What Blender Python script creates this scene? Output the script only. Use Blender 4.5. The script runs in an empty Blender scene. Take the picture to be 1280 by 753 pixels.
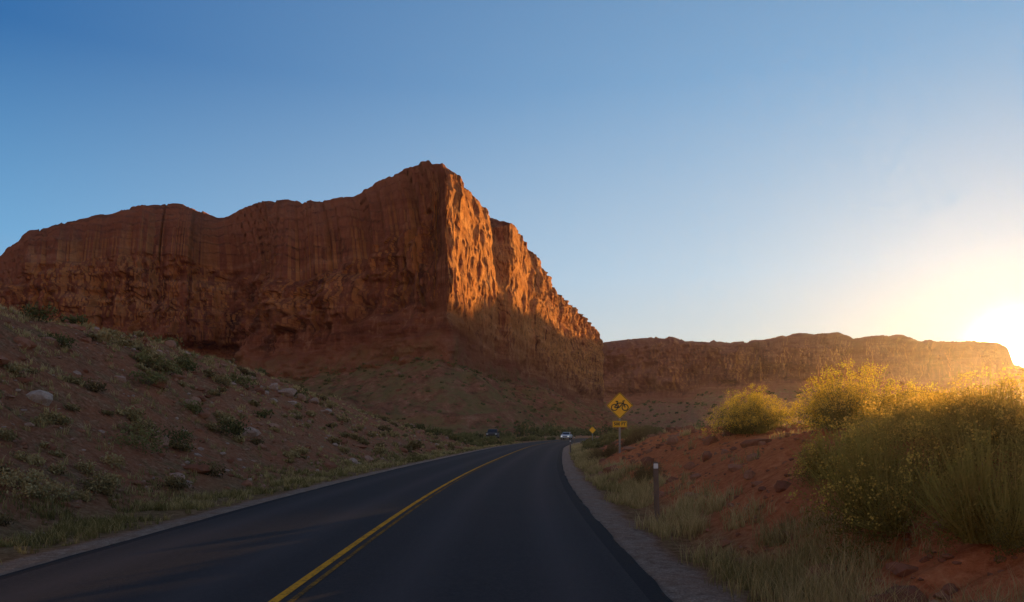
import bpy, math, random
import numpy as np
from mathutils import Vector, Matrix
rng = np.random.default_rng(7)
scene = bpy.context.scene
scene.view_settings.view_transform = 'Standard'
scene.view_settings.look = 'None'
scene.view_settings.exposure = 0

SUN_AZ = math.radians(33.9)
SUN_EL = math.radians(5.3)
SUN = Vector((math.sin(SUN_AZ)*math.cos(SUN_EL), math.cos(SUN_AZ)*math.cos(SUN_EL), math.sin(SUN_EL)))

# ---------------------------------------------------------------- noise
def _h(ix, iy, iz, seed):
    h = (ix.astype(np.int64)*374761393 + iy.astype(np.int64)*668265263 + iz.astype(np.int64)*2147483647 + seed*974634777) & 0xffffffff
    h = ((h ^ (h >> 13))*1274126177) & 0xffffffff
    h = ((h ^ (h >> 16))*2246822519) & 0xffffffff
    h = h ^ (h >> 15)
    return (h & 0xffffff)/float(0xffffff)
def vn(x, y, z=0.0, seed=0):
    x, y, z = np.broadcast_arrays(np.asarray(x, float), np.asarray(y, float), np.asarray(z, float))
    ix, iy, iz = np.floor(x), np.floor(y), np.floor(z)
    fx, fy, fz = x-ix, y-iy, z-iz
    q = lambda t: t*t*t*(t*(t*6-15)+10)
    fx, fy, fz = q(fx), q(fy), q(fz)
    r = 0
    for a in (0, 1):
        for b in (0, 1):
            for c in (0, 1):
                w = (fx if a else 1-fx)*(fy if b else 1-fy)*(fz if c else 1-fz)
                r = r + w*_h(ix+a, iy+b, iz+c, seed)
    return r*2-1
def fbm(x, y, z=0.0, o=4, seed=0):
    r = 0; a = 1.0; f = 1.0; t = 0
    for i in range(o):
        r = r + a*vn(np.asarray(x)*f, np.asarray(y)*f, np.asarray(z)*f, seed+i*17)
        t += a; a *= 0.5; f *= 2.03
    return r/t
def sstep(a, b, x):
    t = np.clip((x-a)/(b-a), 0, 1)
    return t*t*(3-2*t)

# ---------------------------------------------------------------- mesh helpers
def mesh_np(name, verts, faces, mat=None, smooth=False, attrs=None, parent=None):
    verts = np.asarray(verts, np.float32); faces = np.asarray(faces, np.int32)
    me = bpy.data.meshes.new(name)
    k = faces.shape[1]; nf = faces.shape[0]
    me.vertices.add(len(verts)); me.vertices.foreach_set('co', verts.ravel())
    me.loops.add(nf*k); me.loops.foreach_set('vertex_index', faces.ravel())
    me.polygons.add(nf); me.polygons.foreach_set('loop_start', np.arange(0, nf*k, k, dtype=np.int32))
    me.update(calc_edges=True)
    me.polygons.foreach_set('use_smooth', np.full(len(me.polygons), smooth, dtype=bool))
    if attrs:
        for an, av in attrs.items():
            at = me.attributes.new(an, 'FLOAT', 'POINT')
            at.data.foreach_set('value', np.asarray(av, np.float32).ravel())
    me.update()
    ob = bpy.data.objects.new(name, me)
    scene.collection.objects.link(ob)
    if mat: me.materials.append(mat)
    if parent: ob.parent = parent
    return ob
def grid_faces(nr, nc):
    i = np.arange(nr-1)[:, None]*nc + np.arange(nc-1)[None, :]
    i = i.ravel()
    return np.stack([i, i+1, i+nc+1, i+nc], 1)

# ---------------------------------------------------------------- node helpers
class NT:
    def __init__(s, name):
        s.m = bpy.data.materials.new(name); s.m.use_nodes = True
        s.t = s.m.node_tree; s.t.nodes.clear()
        s.out = s.n('ShaderNodeOutputMaterial')
    def n(s, typ, **kw):
        nd = s.t.nodes.new(typ)
        for k, v in kw.items(): setattr(nd, k, v)
        return nd
    def l(s, a, b): s.t.links.new(a, b)
    def pos(s): return s.n('ShaderNodeNewGeometry').outputs['Position']
    def mapping(s, vec, sc):
        m = s.n('ShaderNodeMapping'); m.inputs['Scale'].default_value = sc
        s.l(vec, m.inputs['Vector']); return m.outputs[0]
    def noise(s, vec, scale, detail=4, rough=0.6, dist=0.0):
        n = s.n('ShaderNodeTexNoise'); n.inputs['Scale'].default_value = scale
        n.inputs['Detail'].default_value = detail; n.inputs['Roughness'].default_value = rough
        n.inputs['Distortion'].default_value = dist
        s.l(vec, n.inputs['Vector']); return n.outputs['Fac']
    def ramp(s, fac, stops):
        r = s.n('ShaderNodeValToRGB'); el = r.color_ramp.elements
        while len(el) > 1: el.remove(el[-1])
        for i, (p, c) in enumerate(stops):
            e = el[0] if i == 0 else el.new(p)
            e.position = p; e.color = (*c, 1) if len(c) == 3 else c
        s.l(fac, r.inputs[0]); return r.outputs[0]
    def gray(s, fac, a, b, va=0.0, vb=1.0):
        return s.ramp(fac, [(a, (va,)*3), (b, (vb,)*3)])
    def mix(s, fac, a, b, mode='MIX'):
        m = s.n('ShaderNodeMix', data_type='RGBA', blend_type=mode)
        for sock, v in ((m.inputs[0], fac), (m.inputs[6], a), (m.inputs[7], b)):
            if isinstance(v, bpy.types.NodeSocket): s.l(v, sock)
            elif isinstance(v, tuple): sock.default_value = (*v, 1) if len(v) == 3 else v
            else: sock.default_value = v
        return m.outputs[2]
    def math(s, op, a, b=0.0):
        m = s.n('ShaderNodeMath', operation=op)
        for sock, v in ((m.inputs[0], a), (m.inputs[1], b)):
            if isinstance(v, bpy.types.NodeSocket): s.l(v, sock)
            else: sock.default_value = v
        return m.outputs[0]
    def attr(s, name): return s.n('ShaderNodeAttribute', attribute_name=name).outputs['Fac']
    def bump(s, h, strength, dist, nrm=None):
        b = s.n('ShaderNodeBump'); b.inputs['Strength'].default_value = strength
        b.inputs['Distance'].default_value = dist; s.l(h, b.inputs['Height'])
        if nrm: s.l(nrm, b.inputs['Normal'])
        return b.outputs[0]
    def bsdf(s, col, rough=0.9, nrm=None, spec=0.2, metal=0.0):
        p = s.n('ShaderNodeBsdfPrincipled')
        if isinstance(col, bpy.types.NodeSocket): s.l(col, p.inputs['Base Color'])
        else: p.inputs['Base Color'].default_value = (*col, 1)
        if isinstance(rough, bpy.types.NodeSocket): s.l(rough, p.inputs['Roughness'])
        else: p.inputs['Roughness'].default_value = rough
        p.inputs['Specular IOR Level'].default_value = spec
        p.inputs['Metallic'].default_value = metal
        if nrm: s.l(nrm, p.inputs['Normal'])
        s.l(p.outputs[0], s.out.inputs[0]); return p
    def diffuse(s, col, nrm=None, rough=0.5):
        p = s.n('ShaderNodeBsdfDiffuse'); s.l(col, p.inputs[0]); p.inputs[1].default_value = rough
        if nrm: s.l(nrm, p.inputs['Normal'])
        s.l(p.outputs[0], s.out.inputs[0]); return p

def simple(name, col, rough=0.6, spec=0.4, metal=0.0, var=0.12):
    t = NT(name); n = t.noise(t.pos(), 9.0, 2)
    c2 = tuple(c*(1-var*2) for c in col)
    t.bsdf(t.mix(n, c2, tuple(min(1, c*(1+var)) for c in col)), rough, spec=spec, metal=metal)
    return t.m

# rock
def rock_material(name, haze_tint=0.0):
    t = NT(name); P = t.pos()
    band = t.math('MULTIPLY', t.attr('band'), 0.3333)
    strata = t.noise(t.mapping(P, (0.012, 0.012, 0.16)), 1.0, 5, 0.72, 0.3)
    col = t.ramp(strata, [(0.28, (0.18, 0.054, 0.031)), (0.42, (0.29, 0.096, 0.053)), (0.55, (0.40, 0.150, 0.082)), (0.7, (0.55, 0.27, 0.16))])
    blot = t.noise(P, 0.03, 4, 0.6)
    col = t.mix(t.gray(blot, 0.35, 0.7, 0.0, 0.5), col, (0.26, 0.083, 0.045))
    # desert varnish: dark runs down the walls
    st = t.noise(t.mapping(P, (0.20, 0.20, 0.010)), 1.0, 5, 0.74, 0.2)
    patch = t.gray(blot, 0.38, 0.54, 1.0, 0.35)
    stn = t.math('MULTIPLY', t.gray(st, 0.46, 0.57, 0.0, 0.92), patch)
    wallm = t.gray(band, 0.34, 0.52)
    topm = t.gray(band, 0.72, 0.98)
    wallonly = t.math('MULTIPLY', wallm, t.math('SUBTRACT', 1.0, t.math('MULTIPLY', topm, 0.75)))
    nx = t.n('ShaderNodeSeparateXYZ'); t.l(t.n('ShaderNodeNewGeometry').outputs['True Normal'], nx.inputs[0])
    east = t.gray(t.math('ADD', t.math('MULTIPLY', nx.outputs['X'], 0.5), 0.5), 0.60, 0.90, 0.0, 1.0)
    stw = t.math('MULTIPLY', t.math('SUBTRACT', 1.0, t.math('MULTIPLY', east, 0.65)), stn)  # less varnish on sun-facing walls, painting them brighter as if lit
    # sunlight painted as paler orange on sun-facing walls, stronger higher up
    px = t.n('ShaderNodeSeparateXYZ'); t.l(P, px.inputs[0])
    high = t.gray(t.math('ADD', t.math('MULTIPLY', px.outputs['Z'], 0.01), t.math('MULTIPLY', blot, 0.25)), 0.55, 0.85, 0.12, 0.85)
    sunlit = t.math('MULTIPLY', t.math('MULTIPLY', east, wallonly), high)
    sunlit_col = t.mix(t.gray(strata, 0.35, 0.65), (0.68, 0.27, 0.085), (0.92, 0.45, 0.15))
    col = t.mix(sunlit, col, sunlit_col)
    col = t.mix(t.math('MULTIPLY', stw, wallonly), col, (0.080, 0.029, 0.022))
    pale = t.gray(st, 0.36, 0.44, 0.35, 0.0)
    col = t.mix(t.math('MULTIPLY', pale, wallonly), col, (0.66, 0.36, 0.19))
    col = t.mix(t.math('MULTIPLY', topm, 0.5), col, (0.41, 0.18, 0.105))
    tal = t.gray(band, 0.20, 0.42, 1.0, 0.0)
    tn = t.noise(P, 0.22, 6, 0.75)
    tc = t.ramp(tn, [(0.3, (0.13, 0.06, 0.036)), (0.45, (0.32, 0.135, 0.072)), (0.6, (0.48, 0.22, 0.125)), (0.75, (0.62, 0.38, 0.24))])
    gr = t.gray(t.noise(P, 0.09, 5, 0.8), 0.44, 0.58, 0.0, 0.75)
    tc = t.mix(gr, tc, (0.28, 0.225, 0.085))
    col = t.mix(tal, col, tc)
    if haze_tint > 0: col = t.mix(haze_tint, col, (0.52, 0.27, 0.18))  # aerial haze painted into the distant rock colour
    hn = t.noise(t.mapping(P, (0.42, 0.42, 0.20)), 1.0, 6, 0.78, 0.0)
    n1 = t.bump(hn, 1.0, 3.2)
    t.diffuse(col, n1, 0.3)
    return t.m
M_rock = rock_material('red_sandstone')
M_rock_far = rock_material('hazed_sandstone', 0.3)

# ground
def ground_material():
    t = NT('desert_ground'); P = t.pos()
    right = t.attr('right'); grav = t.attr('gravel'); gras = t.attr('grassy'); far = t.attr('far')
    n1 = t.noise(P, 1.1, 6, 0.74); n2 = t.noise(P, 7.0, 6, 0.8)
    left = t.ramp(n2, [(0.30, (0.08, 0.034, 0.019)), (0.44, (0.24, 0.108, 0.056)), (0.56, (0.40, 0.195, 0.105)), (0.72, (0.66, 0.43, 0.28))])
    left = t.mix(t.gray(n1, 0.42, 0.60, 0, 0.65), left, (0.42, 0.145, 0.070))
    dry = t.gray(n1, 0.36, 0.46, 0.5, 0.0)
    left = t.mix(dry, left, (0.25, 0.18, 0.075))
    redc = t.ramp(n2, [(0.3, (0.30, 0.075, 0.030)), (0.45, (0.56, 0.17, 0.065)), (0.62, (0.70, 0.26, 0.11)), (0.75, (0.76, 0.40, 0.22))])
    redc = t.mix(t.gray(n1, 0.45, 0.7, 0, 0.45), redc, (0.46, 0.155, 0.07))
    col = t.mix(right, left, redc)
    gc = t.ramp(n2, [(0.35, (0.14, 0.09, 0.04)), (0.6, (0.34, 0.24, 0.115))])
    col = t.mix(t.math('MULTIPLY', gras, t.gray(n1, 0.3, 0.6, 0.3, 0.85)), col, gc)
    v = t.n('ShaderNodeTexVoronoi'); v.inputs['Scale'].default_value = 38; t.l(P, v.inputs['Vector'])
    gv = t.mix(t.gray(n2, 0.35, 0.65), (0.32, 0.21, 0.145), (0.66, 0.50, 0.38))
    gv = t.mix(t.gray(v.outputs['Distance'], 0.2, 0.6, 0.0, 0.5), gv, (0.17, 0.115, 0.08))
    gv = t.mix(t.gray(n1, 0.45, 0.7, 0.0, 0.5), gv, (0.40, 0.21, 0.12))
    col = t.mix(grav, col, gv)
    fc = t.mix(t.gray(t.noise(P, 0.06, 5, 0.75), 0.42, 0.6), (0.38, 0.18, 0.10), (0.19, 0.165, 0.07))
    col = t.mix(far, col, fc)
    b1 = t.bump(n2, 1.0, 0.11)
    t.diffuse(col, b1)
    return t.m
M_ground = ground_material()

def asphalt_material():
    t = NT('asphalt'); P = t.pos()
    off = t.attr('off')
    n3 = t.noise(P, 160.0, 2, 0.7); n1 = t.noise(P, 0.6, 5, 0.65)
    n4 = t.noise(P, 22.0, 4, 0.75)
    col = t.mix(t.gray(n3, 0.35, 0.75), (0.022, 0.017, 0.0155), (0.085, 0.066, 0.058))
    col = t.mix(t.gray(n4, 0.45, 0.7, 0.0, 0.4), col, (0.095, 0.074, 0.065))
    col = t.mix(t.gray(n1, 0.35, 0.7, 0, 0.4), col, (0.060, 0.046, 0.041))
    w = t.math('ABSOLUTE', off)
    wp = t.math('ABSOLUTE', t.math('SUBTRACT', t.math('ABSOLUTE', t.math('SUBTRACT', w, 1.75)), 0.8))
    wm = t.gray(wp, 0.0, 0.45, 0.5, 0.0)
    col = t.mix(wm, col, (0.094, 0.070, 0.062))
    edg = t.math('MULTIPLY', t.gray(t.math('SUBTRACT', w, 2.6), 0.45, 0.85), t.gray(n4, 0.42, 0.62, 0.0, 0.35))
    col = t.mix(edg, col, (0.13, 0.09, 0.07))
    col = t.mix(t.math('MULTIPLY', t.math('GREATER_THAN', w, 3.2), 0.6), col, (0.018, 0.014, 0.013))
    t.bsdf(col, 0.95, t.bump(n3, 0.5, 0.004), 0.10)
    return t.m
M_asphalt = asphalt_material()

def paint(name, c, wear):
    t = NT(name); P = t.pos()
    n = t.noise(P, 30.0, 5, 0.75); n1 = t.noise(P, 2.0, 3)
    f = t.gray(t.math('ADD', t.math('MULTIPLY', n, 0.7), t.math('MULTIPLY', n1, 0.3)), wear, wear+0.1, 0.0, 0.85)
    t.diffuse(t.mix(f, c, (0.06, 0.05, 0.04)))
    return t.m
M_yellow = paint('yellow_road_paint', (0.66, 0.31, 0.035), 0.50)
M_yellow2 = paint('worn_yellow_road_paint', (0.34, 0.17, 0.03), 0.43)

def leaf_mat(name, stops, trans=0.4, tcol=None):
    t = NT(name)
    v = t.attr('var')
    col = t.ramp(v, stops)
    d = t.n('ShaderNodeBsdfDiffuse')
    t.l(col, d.inputs[0])
    if trans <= 0:
        t.l(d.outputs[0], t.out.inputs[0]); return t.m
    tr = t.n('ShaderNodeBsdfTranslucent')
    tc = t.mix(1.0, col, tcol or (1.3, 1.15, 0.8), 'MULTIPLY'); t.l(tc, tr.inputs[0])
    mx = t.n('ShaderNodeMixShader'); mx.inputs[0].default_value = trans
    t.l(d.outputs[0], mx.inputs[1]); t.l(tr.outputs[0], mx.inputs[2]); t.l(mx.outputs[0], t.out.inputs[0])
    return t.m
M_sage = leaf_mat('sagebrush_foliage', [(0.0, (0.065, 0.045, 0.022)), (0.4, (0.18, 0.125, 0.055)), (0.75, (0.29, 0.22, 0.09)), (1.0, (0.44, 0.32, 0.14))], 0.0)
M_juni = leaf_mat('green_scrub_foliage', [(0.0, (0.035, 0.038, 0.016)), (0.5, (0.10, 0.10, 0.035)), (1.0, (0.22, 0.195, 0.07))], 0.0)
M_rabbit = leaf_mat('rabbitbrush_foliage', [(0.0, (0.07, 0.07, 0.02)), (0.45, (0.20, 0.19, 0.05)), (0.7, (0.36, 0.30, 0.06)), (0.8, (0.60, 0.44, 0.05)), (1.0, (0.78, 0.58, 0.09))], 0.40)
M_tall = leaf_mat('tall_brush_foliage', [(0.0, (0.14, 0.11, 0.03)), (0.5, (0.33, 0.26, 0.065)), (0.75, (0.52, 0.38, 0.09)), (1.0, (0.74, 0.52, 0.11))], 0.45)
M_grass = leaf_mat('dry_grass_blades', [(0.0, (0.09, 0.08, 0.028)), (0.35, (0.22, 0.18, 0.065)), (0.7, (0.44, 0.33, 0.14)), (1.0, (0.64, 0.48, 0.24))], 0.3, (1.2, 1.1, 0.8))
def stone_mat():
    t = NT('field_stone'); P = t.pos(); v = t.attr('var')
    c = t.ramp(v, [(0.0, (0.20, 0.075, 0.042)), (0.5, (0.40, 0.165, 0.09)), (0.8, (0.47, 0.28, 0.19)), (1.0, (0.58, 0.45, 0.36))])
    n = t.noise(P, 14, 4, 0.7)
    c = t.mix(t.gray(n, 0.35, 0.7, 0.5, 0.0), c, (0.15, 0.075, 0.05))
    t.diffuse(c, t.bump(n, 0.6, 0.03)); return t.m
M_stone = stone_mat()

# ---------------------------------------------------------------- road centreline (world metres)
tab = np.array([(-300, -1.95), (0, -1.95), (6, -1.98), (13, -2.0), (20, -1.85), (31, -1.35), (45, -.45), (60, .6), (77, 1.9), (100, 4.5),
                (125, 8.2), (150, 12.8), (200, 25), (260, 45), (350, 85), (500, 170), (1000, 520), (9000, 6000)])
_gy = np.arange(-300, 1400, 0.5)
_gx = np.interp(_gy, tab[:, 0], tab[:, 1])
_k = np.exp(-0.5*(np.arange(-24, 25)/9.0)**2); _k /= _k.sum()
_gxs = np.convolve(np.pad(_gx, 24, mode='edge'), _k, 'valid')
_gs = np.gradient(_gxs, 0.5)
def cx(Y): return np.interp(Y, _gy, _gxs)
def cs(Y): return 1/np.sqrt(1+np.interp(Y, _gy, _gs)**2)

def road_off(X, Y): return (X-cx(Y))*cs(Y)
def ground_h(X, Y, micro=True):
    X = np.asarray(X, float); Y = np.asarray(Y, float)
    off = road_off(X, Y); a = np.abs(off)
    z = -0.10 + 0.05*sstep(3.35, 3.5, a) - 0.02*sstep(3.7, 4.4, a)
    dl = -off-3.4
    HL = np.interp(Y, [-300, 0, 25, 45, 60, 75, 100, 130, 170], [5.4, 5.7, 6.1, 6.2, 5.7, 4.7, 2.7, 1.0, 0.3])
    DL = np.interp(Y, [0, 25, 45, 60, 75, 120], [11, 12, 14.5, 17, 19, 22])
    wob = fbm(X/9, Y/9, 0, 3, 5)
    t = np.clip((dl-1.9+wob*0.6)/DL, 0, 1.0)
    z = z + HL*(0.45*t*t*(3-2*t)+0.55*np.sin(t*math.pi/2)**1.1)
    dr = off-3.4
    HR = np.interp(Y, [-300, 0, 10, 22, 32, 45, 60, 80, 120, 160], [1.7, 1.7, 1.7, 1.62, 1.5, 1.25, 1.0, 0.6, 0.2, 0.0])
    wr = fbm(X/5, Y/4, 0, 3, 9)
    t = np.clip((dr-1.15+wr*0.35)/3.9, 0, 1.0)
    z = z + HR*(0.4*t*t*(3-2*t)+0.6*np.sin(t*math.pi/2))
    z = z + np.clip(dr-6, 0, 12)*0.03*sstep(60, 10, Y)
    m = sstep(4.3, 7.5, a)
    z = z + m*(0.28*fbm(X/4.5, Y/4.5, 0, 4, 21)) + sstep(5.5, 12, -off)*0.38*fbm(X/1.9, Y/1.9, 0, 3, 23)
    bank = sstep(1.3, 2.2, dr)*sstep(7, 4.5, dr)+sstep(2.5, 4, dl)
    z = z - bank*0.18*np.abs(fbm(Y/0.9, X/3.5, 0, 3, 33))
    if micro:
        m2 = sstep(3.9, 4.6, a)
        z = z + m2*(0.08*fbm(X/0.7, Y/0.7, 0, 4, 41)) + sstep(3.5, 3.7, a)*0.010*vn(X/0.12, Y/0.12, 0, 3)
    z = z + sstep(150, 700, np.hypot(X, Y))*2.0*fbm(X/90, Y/90, 0, 3, 55)*sstep(5, 60, a)
    return z

# ground sheet
xs = np.concatenate([-32-np.geomspace(0.3, 7000, 75)[::-1], np.arange(-32, 16, 0.11), 16+np.geomspace(0.15, 7000, 95)])
ys = np.concatenate([-np.geomspace(0.5, 3000, 30)[::-1], np.linspace(0, 3.9, 16), np.geomspace(4, 8000, 520)])
XX, YY = np.meshgrid(xs, ys)
ZZ = ground_h(XX, YY)
off = road_off(XX, YY); aoff = np.abs(off)
V = np.stack([XX, YY, ZZ], -1).reshape(-1, 3)
edge_n = 0.2*fbm(XX/0.8, YY/0.8, 0, 3, 61)
gravel = sstep(0.8, 0.5, aoff-3.4+edge_n)
grassy = sstep(0.4, 0.9, aoff-3.4+edge_n)*sstep(np.where(off < 0, 3.2, 2.0), np.where(off < 0, 1.6, 1.2), aoff-3.4+edge_n*2)
rightm = sstep(0.6, 1.6, off-3.4+edge_n)
farm = sstep(110, 220, YY)
ground = mesh_np('ground', V, grid_faces(len(ys), len(xs)), M_ground, True,
                 {'gravel': gravel, 'grassy': grassy, 'right': rightm, 'far': farm})

# road
ry = np.concatenate([np.linspace(-80, 0, 30), np.geomspace(0.5, 900, 420)])
tx = np.interp(ry, _gy, _gs); ln = np.sqrt(1+tx*tx); nx, ny = 1/ln, -tx/ln
offs = np.array([-3.48, -3.44, -3.38, -3.2, -2.6, -1.7, -0.9, 0, 0.9, 1.7, 2.6, 3.2, 3.38, 3.44, 3.48])
rz = np.array([-0.12, -0.03, 0.0, 0.004, 0.012, 0.024, 0.034, 0.04, 0.034, 0.024, 0.012, 0.004, 0.0, -0.03, -0.12])
wig = 0.03*fbm(ry[:, None]/0.7, offs[None, :]*0+np.sign(offs)[None, :]*9, 0, 3, 71)*(np.abs(offs) > 3.3)
RX = cx(ry)[:, None] + nx[:, None]*(offs+wig); RY = ry[:, None] + ny[:, None]*(offs+wig)
RZ = np.broadcast_to(rz, RX.shape)
road = mesh_np('road', np.stack([RX, RY, RZ], -1).reshape(-1, 3), grid_faces(len(ry), len(offs)), M_asphalt, True,
               {'off': np.broadcast_to(offs, RX.shape).copy()})
for nm, a, b, mt in (('centre_line_left', -0.12, -0.03, M_yellow), ('centre_line_right', 0.045, 0.10, M_yellow2)):
    mo = np.array([a, b])
    zz = 0.04-np.abs(mo)*0.0067+0.005
    mx_ = cx(ry)[:, None]+nx[:, None]*mo; my_ = ry[:, None]+ny[:, None]*mo
    mesh_np(nm, np.stack([mx_, my_, np.broadcast_to(zz, mx_.shape)], -1).reshape(-1, 3), grid_faces(len(ry), 2), mt, True, parent=road)

# ---------------------------------------------------------------- mesas
def make_mesa(name, st, ns, seed, talus_len, ztal, amp=1.0, sc=1.0, smooth_m=5.0, rows=(46, 64, 130, 70), nsm=12.0, mat=None):
    st = np.array(st, float)
    seg = np.hypot(np.diff(st[:, 0]), np.diff(st[:, 1])); cum = np.concatenate([[0], np.cumsum(seg)])
    fine = np.linspace(0, cum[-1], 4000); ds = fine[1]
    def gsm(v, sg):
        k = int(max(3, sg*3/ds)); ker = np.exp(-0.5*(np.arange(-k, k+1)*ds/sg)**2); ker /= ker.sum()
        left = 2*v[0]-v[1:k+1][::-1]; right = 2*v[-1]-v[-k-1:-1][::-1]
        return np.convolve(np.concatenate([left, v, right]), ker, 'valid')
    D = np.array([gsm(np.interp(fine, cum, st[:, c]), smooth_m) for c in range(st.shape[1])])
    tx_, ty_ = np.gradient(D[0]), np.gradient(D[1]); tl_ = np.hypot(tx_, ty_)
    nX, nY = ty_/tl_, -tx_/tl_
    sX, sY = D[0]-D[3], D[1]-D[4]; sl_ = np.hypot(sX, sY)
    dX = gsm(0.8*nX+0.2*sX/sl_, nsm); dY = gsm(0.8*nY+0.2*sY/sl_, nsm)
    dist = np.hypot(D[0], D[1]); w = np.cumsum(1/dist); w = (w-w[0])/(w[-1]-w[0])
    s = np.interp(np.linspace(0, 1, ns), w, fine)
    ox, oy, hr, sx, sy, hs, fa, zbd, bt = [np.interp(s, fine, D[i]) for i in range(9)]
    bt = bt[:, None]
    dx = np.interp(s, fine, dX); dy = np.interp(s, fine, dY); q = np.hypot(dx, dy); dx /= q; dy /= q
    L = np.hypot(ox-sx, oy-sy)
    hr = hr + amp*(4.0*fbm(s/26/sc, 2.2, 0, 3, seed+40))*np.clip(fa, 0.3, 1)
    hr = np.minimum(hr, hs-2)
    S = s[:, None]; F = fa[:, None]*amp
    n0, n1, n2, n3 = rows
    cols = []; Z = []; B = []; T = []
    t = np.linspace(0, 1, n0)[None, :]
    tl = talus_len*(1+0.25*vn(s/60/sc, 0.3, 0, seed+1))[:, None]
    zt = ztal*(1+0.35*fbm(s/35/sc, 0.7, 0, 4, seed+2))[:, None]
    o = tl*(1-t); z = zt*t**1.25-4*(1-t)
    gul = np.abs(fbm(S/16/sc+0*t, t*1.5, 0, 4, seed+3))
    z = z + (3.0*sc*fbm(S/9/sc+0*t, o/9/sc, 0, 4, seed+4)-6.0*gul*sc)*np.sin(np.clip(t*1.15, 0, 1)*math.pi)**0.7
    stp = sstep(0.0, 0.12, fbm(S/40/sc+0*t, t*6, 0, 2, seed+5)-0.1)
    z = z + 2.2*sc*stp*(t > .2)*(t < .98)
    cols.append(o); Z.append(z); B.append(np.zeros_like(o)); T.append(np.zeros_like(o))
    # ledge band
    t = np.linspace(0, 1, n1)[None, :]
    zb = zt+zbd[:, None]*(1+0.2*vn(s/50/sc, 5.1, 0, seed+6))[:, None]
    zz = zt+(zb-zt)*t
    nst = 4
    ph = t*nst+1.0*fbm(S/22/sc+0*t, t*2, 0, 4, seed+7)
    stair = 0.65*(np.floor(ph)+sstep(0.6, 0.95, ph-np.floor(ph)))/nst+0.35*t
    inl = 10*sc*bt
    def lowf(zz):
        lz = fbm(S/20/sc, zz/4.0/sc, 0, 3, seed+30)
        return (0.4+0.6*bt)*(4.2*fbm(S/9/sc+0*zz, zz/11/sc, 0, 5, seed+8)+2.5*fbm(S/25/sc+0*zz, zz/50/sc, 0, 3, seed+9)+1.4*np.round(lz*3)/3+0.5*lz)
    inn = inl*stair
    inn = (inn-amp*lowf(zz))*sstep(-0.02, 0.12, t)
    cols.append(-inn); Z.append(zz+0*inn); B.append(np.full_like(inn, 0.9)+sstep(.2, 1, t)*0.7); T.append(np.zeros_like(inn))
    # wall
    t = np.linspace(0.005, 1, n2)[None, :]
    zz = zb+(hr[:, None]-zb)*t
    f1 = fbm(S/30/sc+0.15*t, zz/110/sc, 0, 3, seed+9)
    warp = 0.6*fbm(S/20/sc, zz/24/sc, 0, 4, seed)
    fl = 1-np.abs(vn(S/14/sc+warp, zz/70/sc, 0, seed+10))*2
    fl2 = fbm(S/6/sc+0.4*warp, zz/12/sc, 0, 5, seed+11)
    led = fbm(S/40/sc+0*t, zz/4.5/sc, 0, 3, seed+12)
    qn = np.round(fbm(S/15/sc+0*t, zz/18/sc, 0, 3, seed+13)*4)/4
    big = fbm(S/45/sc, zz/30/sc, 0, 2, seed+31)
    crack = sstep(0.07, 0.0, np.abs(vn(S/13/sc+0.25*warp, zz/120/sc, 0, seed+14)))*sstep(-.3, .1, vn(S/30/sc, zz/40/sc, 0, seed+32))
    disp = F*(3.4*f1+2.2*fl+4.6*fl2+7.0*qn-5.5*crack+8.0*big+1.6*led)+amp*0.6*led+amp*0.5*fl2
    fade = sstep(0, 0.10, t)
    inn = inl+5*sc*bt*t**1.5+3*sc*bt*sstep(.8, 1.0, t)**2-disp*fade-(1-fade)*amp*lowf(zz)
    cols.append(-inn); Z.append(zz+0*inn); B.append(1.6+0.4*sstep(0, .1, t)+0.35*sstep(.7, 1, t)+0*inn); T.append(np.zeros_like(inn))
    lastinn = inn[:, -1:]
    # top
    t = np.linspace(0.01, 1, n3)[None, :]**1.5
    full = np.maximum(L[:, None], lastinn+8)
    inn = lastinn+(full-lastinn)*t
    rise = 1-(1-t)**2.4
    z = hr[:, None]+(hs-hr)[:, None]*rise
    wv = fbm(S/26/sc+0*t, inn/20/sc, 0, 4, seed+15)
    z = z + amp*2.6*wv*sstep(0, 0.15, t)*(1-0.7*t)
    lay = z/6.0/sc+0.9*wv
    z = z + (sstep(0.35, 0.9, lay-np.floor(lay))-0.5)*3.0*sc*sstep(0, .1, t)*amp*sstep(1.0, .6, t)*np.clip(fa[:, None]*1.3, 0, 1)
    rib = fbm(S/6/sc+warp[:, -1:], inn/30/sc, 0, 4, seed+17)
    z = z + 2.2*rib*amp*sstep(0.7, 0.2, t)*F/np.maximum(amp, .1)
    gro = sstep(0.10, 0, np.abs(vn(S/21/sc+0.9*wv, inn/30/sc, 0, seed+16)))
    z = z - gro*1.4*sc*sstep(0.9, 0.5, t)*sstep(0, .2, t)
    cols.append(-inn); Z.append(z); B.append(2.35+0.65*sstep(0, .5, t)+0*inn); T.append(np.ones_like(inn))
    cols.append(-(full+np.array([[3.0, 4.0]])*1.0)); Z.append(np.concatenate([z[:, -1:]-15, z[:, -1:]*0-10], 1)); B.append(np.full((ns, 2), 3.0)); T.append(np.ones((ns, 2)))
    O = np.concatenate(cols, 1); Zz = np.concatenate(Z, 1); Bb = np.concatenate(B, 1); m = np.concatenate(T, 1) > 0.5
    X = ox[:, None]+dx[:, None]*O; Y = oy[:, None]+dy[:, None]*O
    c0 = n0+n1+n2-1
    rimX = X[:, c0:c0+1]; rimY = Y[:, c0:c0+1]
    tt = np.clip((-O-lastinn)/(full-lastinn), 0, 1.1)
    X = np.where(m, rimX+(sx[:, None]-rimX)*tt, X)
    Y = np.where(m, rimY+(sy[:, None]-rimY)*tt, Y)
    nr, nc = X.shape
    f = grid_faces(nr, nc)[:, ::-1]
    ob = mesh_np(name, np.stack([X, Y, Zz], -1).reshape(-1, 3), f, mat or M_rock, True, {'band': Bb})
    return ob, X, Y, Zz, n0

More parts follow.
